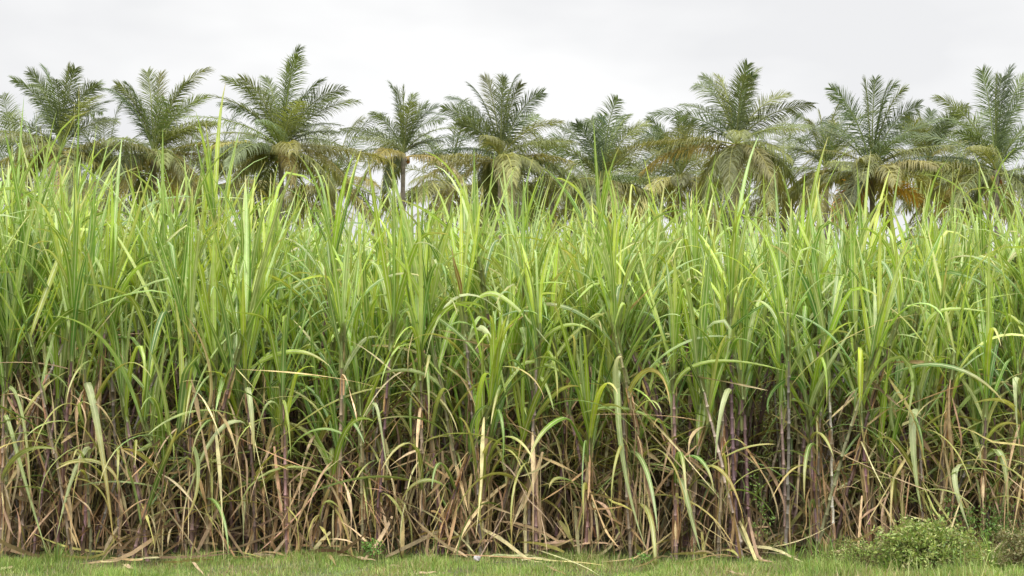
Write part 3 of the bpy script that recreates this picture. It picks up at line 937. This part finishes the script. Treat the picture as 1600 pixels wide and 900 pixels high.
def build_frond(base, tip, arch, col, parent, origin, nl=58, wleaf=0.024, hang=0.5, ll0=0.85, roll=0.3, noise=0.14):
    ch = tip - base
    if ch[2] > 0: ctrl = base + np.array([ch[0] * 0.36, ch[1] * 0.36, ch[2] * 0.74 + arch])
    else: ctrl = base + np.array([ch[0] * 0.62, ch[1] * 0.62, ch[2] * 0.12 + arch])
    P = bez(base, ctrl, tip, 16)
    T = nrm(np.gradient(P, axis=0))
    chord = tip - base
    hz = np.array([-chord[1], chord[0], 0.0])
    if np.linalg.norm(hz) < 0.6:
        a = rng.uniform(0, 2 * math.pi) if np.linalg.norm(hz) < 0.05 else math.atan2(hz[1], hz[0])
        hz = np.array([math.cos(a), math.sin(a), 0])
    S0 = nrm(hz)
    roll = rng.uniform(-roll, roll)
    mb = MB()
    rc = np.clip(col * 1.5 + np.array((0.09, 0.08, 0.02)), 0, 0.6)
    tube(mb, P, np.linspace(0.045, 0.008, 16), rc, k=4)
    s = np.linspace(0.12, 0.995, nl)
    tt = np.linspace(0, 1, 16)
    Pp = np.stack([np.interp(s, tt, P[:, k]) for k in range(3)], 1)
    Tt = nrm(np.stack([np.interp(s, tt, T[:, k]) for k in range(3)], 1))
    S = nrm(S0[None] - (S0[None] * Tt).sum(1, keepdims=True) * Tt)
    N = np.cross(S, Tt)
    N = np.where(N[:, 2:3] < 0, -N, N) if abs(chord[2]) < 3 else N
    ca, sa = math.cos(roll), math.sin(roll)
    S, N = S * ca + N * sa, N * ca - S * sa
    ll = ll0 * np.interp(s, [0.1, 0.25, 0.5, 0.8, 1.0], [0.60, 0.95, 1.0, 0.80, 0.42])
    for sg in (-1, 1):
        fwd = np.interp(s, [0.1, 0.6, 1.0], [0.55, 0.8, 1.7])[:, None] + rng.normal(0, 0.08, (nl, 1))
        d0 = nrm(S * sg + Tt * fwd + N * 0.12 + rng.normal(0, noise, (nl, 3)))
        L = (ll * rng.uniform(0.85, 1.12, nl))[:, None]
        g = np.array([0, 0, -1.0])
        d1 = nrm(d0 + g * hang * rng.uniform(0.4, 1.1, (nl, 1)))
        d2 = nrm(d1 + g * hang * 1.5)
        q0 = Pp; q1 = q0 + d0 * L * 0.33; q2 = q1 + d1 * L * 0.35; q3 = q2 + d2 * L * 0.32
        wv = nrm(np.cross(d0, N) + rng.normal(0, 0.25, (nl, 3)))
        w = wleaf
        V = np.stack([q0 - wv * w * .5, q0 + wv * w * .5, q1 - wv * w, q1 + wv * w, q2 - wv * w * .7, q2 + wv * w * .7, q3], 1).reshape(-1, 3)
        i = np.arange(nl) * 7
        q = np.concatenate([np.stack([i, i + 1, i + 3, i + 2], 1), np.stack([i + 2, i + 3, i + 5, i + 4], 1)])
        c = np.clip(col[None] * (1 + rng.normal(0, 0.13, (nl, 1))), 0.01, 0.7)
        mb.add(V, quads=q, tris=np.stack([i + 4, i + 5, i + 6], 1), col=np.repeat(c, 7, axis=0))
    o = mb.build('frond', M_PALM, parent, origin, smooth=False)
    return o


def build_palm(px, py, D, tips, label, deadtips=(), fill=8, low=14, scale=1.0, dead=0, nuts=5, lean=0.0, dark=1.0):
    LEN_K = rng.uniform(0.93, 1.07)
    c = at(px, py, D)
    base = np.array([c[0] + lean, D + rng.normal(0, 0.4), 0.0])
    root = empty('coconut_palm', base)
    # trunk
    mb = MB()
    n = 40
    P = bez(base, np.array([c[0] + lean * 0.3, D, c[2] * 0.5]), c, n)
    rr = np.linspace(0.19, 0.12, n) * scale
    rr[0] *= 1.5; rr[1] *= 1.2
    rr = rr * (1 + 0.05 * (np.arange(n) % 2))
    rr[-3:] *= np.array([1.2, 1.5, 1.3])
    cc = np.tile((0.22, 0.19, 0.15), (n, 1)) * (0.85 + 0.3 * (np.arange(n) % 2))[:, None]
    tube(mb, P, rr, cc, k=9)
    mb.build('trunk', M_TRUNK, root, base)
    LEN = 5.0 * scale * LEN_K
    ppm = FPX / D
    for (tx, ty) in tips:
        dx = (tx - px) / ppm; dz = (py - ty) / ppm
        plan_ = math.hypot(dx, dz)
        dy = math.sqrt(max(LEN * LEN * 0.85 - plan_ * plan_, 0.05)) * rng.choice([-1, 1]) * rng.uniform(0.15, 0.6)
        if dz > 0.5 * LEN: dy *= 0.5
        tip = c + np.array([dx, dy, dz]) * 0.96
        arch = (0.0 + 0.14 * min(1, abs(dx) / LEN)) * LEN * (1.0 if dz > -0.5 else 1.25)
        if dz > 0.6 * LEN: col = pick(P_DARK if rng.random() < .6 else P_MID)
        elif dz > 0: col = pick(P_MID if rng.random() < .5 else P_DARK)
        else: col = pick(P_OLD if rng.random() < .55 else P_MID)
        build_frond(c, tip, arch, col * dark, root, base, hang=0.15 if dz > 0.5 * LEN else (0.4 if dz > 0.15 * LEN else 1.1), ll0=0.92 * scale, wleaf=0.018, nl=84, roll=1.1 if dz > 0.3 * LEN else 0.3)
    for (tx, ty) in deadtips:
        dx = (tx - px) / ppm; dz = (py - ty) / ppm
        build_frond(c - np.array([0, 0, 0.5]), c + np.array([dx, -1.0, dz]), 0.1, pick(P_DEAD), root, base, nl=70, wleaf=0.034, hang=0.8, ll0=1.1, roll=1.2)
    for i in range(fill):
        az = i * 2.39996 + rng.normal(0, 0.3)
        el = R(np.interp(i / max(fill - 1, 1), [0, 1], [68, -4]) + rng.normal(0, 10))
        L = LEN * rng.uniform(0.75, 1.05)
        ax = math.cos(az)
        tip = c + np.array([ax * math.cos(el), math.sin(az) * math.cos(el), math.sin(el)]) * L
        tip[2] -= 0.3
        col = pick(P_DARK) if i < fill * 0.6 else pick(P_MID)
        build_frond(c, tip, 0.13 * L, col * dark, root, base, nl=66, wleaf=0.020, hang=0.25 if tip[2] > c[2] + 1.5 else 0.9, ll0=1.05 * scale, roll=0.8)
    for i in range(low):
        az = i * 2.39996 + rng.normal(0, 0.4) + 1
        L = LEN * rng.uniform(0.75, 1.12)
        el = R(rng.uniform(-58, 0)) if i >= dead else R(rng.uniform(-62, -40))
        tip = c + np.array([math.cos(az) * math.cos(el), math.sin(az) * math.cos(el), math.sin(el)]) * L
        isd = i < dead
        build_frond(c - np.array([0, 0, 0.25]), tip, 0.16 * L, pick(P_DEAD if isd else P_OLD if rng.random() < .7 else P_MID), root, base, nl=70, wleaf=0.032, hang=0.95, ll0=1.1 * scale, noise=0.16)
    for i in range(nuts):
        az = rng.uniform(0, 2 * math.pi)
        p = c + np.array([math.cos(az) * 0.32, math.sin(az) * 0.32, -0.25 - 0.3 * rng.random()])
        m = MB()
        th = np.linspace(0.05, math.pi - 0.05, 7)[:, None]; ph = np.linspace(0, 2 * math.pi, 8, endpoint=False)[None]
        V = np.stack([0.11 * np.sin(th) * np.cos(ph), 0.11 * np.sin(th) * np.sin(ph), 0.14 * np.cos(th) + 0 * ph], -1) + p
        a = (np.arange(6)[:, None] * 8 + np.arange(8)[None]).ravel(); b = (np.arange(6)[:, None] * 8 + (np.arange(8)[None] + 1) % 8).ravel()
        m.add(V.reshape(-1, 3), quads=np.stack([a, a + 8, b + 8, b], 1), col=pick(np.array([(0.30, 0.22, 0.07), (0.42, 0.20, 0.06), (0.18, 0.22, 0.07)])))
        m.build('coconut', M_STALK, root, base)
    tag(root, label, 'palm tree', 'coconut palms beyond the cane')
    return root


build_palm(95, 232, 70, [(17, 119), (45, 108), (64, 97), (103, 96), (120, 103), (154, 121), (169, 150), (177, 180), (26, 208), (0, 213), (150, 262)],
           'leftmost coconut palm with dark steep spiky fronds', nuts=4)
build_palm(240, 240, 72, [(173, 123), (200, 128), (225, 103), (246, 103), (298, 123), (330, 150), (334, 182), (128, 232), (322, 205), (150, 298), (297, 305), (262, 300)],
           'coconut palm second from the left with an even fan and yellowing lower fronds', nuts=8)
build_palm(440, 234, 71, [(347, 118), (375, 118), (409, 110), (451, 93), (505, 116), (530, 150), (567, 157), (526, 196), (343, 161), (312, 204), (263, 234), (556, 262), (563, 309), (353, 320), (387, 262), (470, 300)],
           'broadest coconut palm, third from the left, with a double thick crown', fill=15, low=16, nuts=5)
build_palm(630, 240, 84, [(581, 178), (620, 136), (645, 140), (669, 161), (691, 215), (539, 234), (571, 271), (684, 163), (605, 305)],
           'slender small crowned coconut palm fourth from the left, its thin trunk showing', fill=9, low=6, nuts=3, scale=1.0)
build_palm(782, 246, 72, [(731, 125), (688, 166), (757, 114), (787, 116), (815, 127), (851, 140), (881, 189), (714, 196), (669, 234), (890, 226), (744, 292), (845, 275), (898, 292)],
           'coconut palm left of the picture centre line with a wide umbrella crown', nuts=6)
build_palm(940, 284, 74, [(898, 193), (924, 178), (943, 174), (984, 176), (1014, 189), (1022, 215), (853, 226), (1014, 283), (875, 300)],
           'low coconut palm right of centre with wind swept upright fronds', nuts=2)
build_palm(1062, 278, 88, [(1010, 181), (1030, 200), (1067, 178), (1085, 185), (1110, 215), (1000, 253)],
           'half hidden coconut palm squeezed between the low palm and the tall right one', nuts=0, fill=12)
build_palm(1150, 226, 70, [(1099, 110), (1066, 149), (1124, 110), (1188, 99), (1169, 95), (1240, 140), (1270, 166), (1266, 200), (1000, 256), (1259, 313), (1094, 305), (1230, 262)],
           'tall coconut palm right of centre with arching tips', nuts=5, low=14)
build_palm(1290, 262, 92, [(1285, 168), (1262, 185), (1310, 185), (1330, 210), (1240, 225)],
           'distant coconut palm half hidden between the two tall right palms', nuts=0, fill=12)
build_palm(1362, 266, 70, [(1298, 129), (1353, 116), (1370, 116), (1394, 121), (1420, 129), (1443, 157), (1480, 185), (1278, 193), (1255, 238), (1443, 240), (1440, 328), (1375, 335), (1285, 262)],
           'coconut palm second from the right with vivid orange dead fronds hanging below', nuts=2, low=12, deadtips=((1298, 348), (1318, 352), (1438, 332)))
build_palm(1452, 250, 90, [(1410, 180), (1435, 165), (1460, 168), (1495, 190), (1500, 225)],
           'distant coconut palm half hidden left of the rightmost palm', nuts=0, fill=12)
build_palm(1556, 266, 68, [(1462, 144), (1537, 101), (1584, 95), (1625, 118), (1385, 252), (1488, 207), (1533, 320), (1610, 110), (1560, 110), (1660, 180)],
           'rightmost coconut palm cut by the picture edge with one long frond arching left', nuts=5, low=11)
# further palms, lower in the picture, filling between the crowns
for (x, y, D, lb) in ((20, 285, 100, 'far small palm low under the leftmost palm'), (165, 290, 104, 'far small palm low between the two left palms'),
                      (335, 285, 100, 'far small palm low left of the broadest palm'), (520, 292, 104, 'far small palm low right of the broadest palm'),
                      (702, 290, 100, 'far small palm low right of the slender palm'), (862, 296, 104, 'far small palm low left of the low palm'),
                      (1020, 305, 98, 'far small palm low right of the low palm'), (1225, 300, 100, 'far small palm low below the tall right palm fronds'),
                      (1490, 292, 98, 'far small palm low left of the rightmost palm'),
                      (105, 322, 112, 'far small palm in the lowest gap below the leftmost palm'), (268, 326, 114, 'far small palm in the lowest gap below the second palm'),
                      (425, 322, 112, 'far small palm in the lowest gap below the broadest palm'), (775, 326, 114, 'far small palm in the lowest gap below the wide umbrella crown'),
                      (935, 330, 112, 'far small palm in the lowest gap below the low palm'), (1120, 330, 112, 'far small palm in the lowest gap below the tall right palm'),
                      (1545, 324, 112, 'far small palm in the lowest gap below the rightmost palm')):
    build_palm(x, y, D, [], lb.replace('far small palm', 'far small dark coconut palm standing'), fill=16, low=12, nuts=0, dark=0.9, scale=1.3)
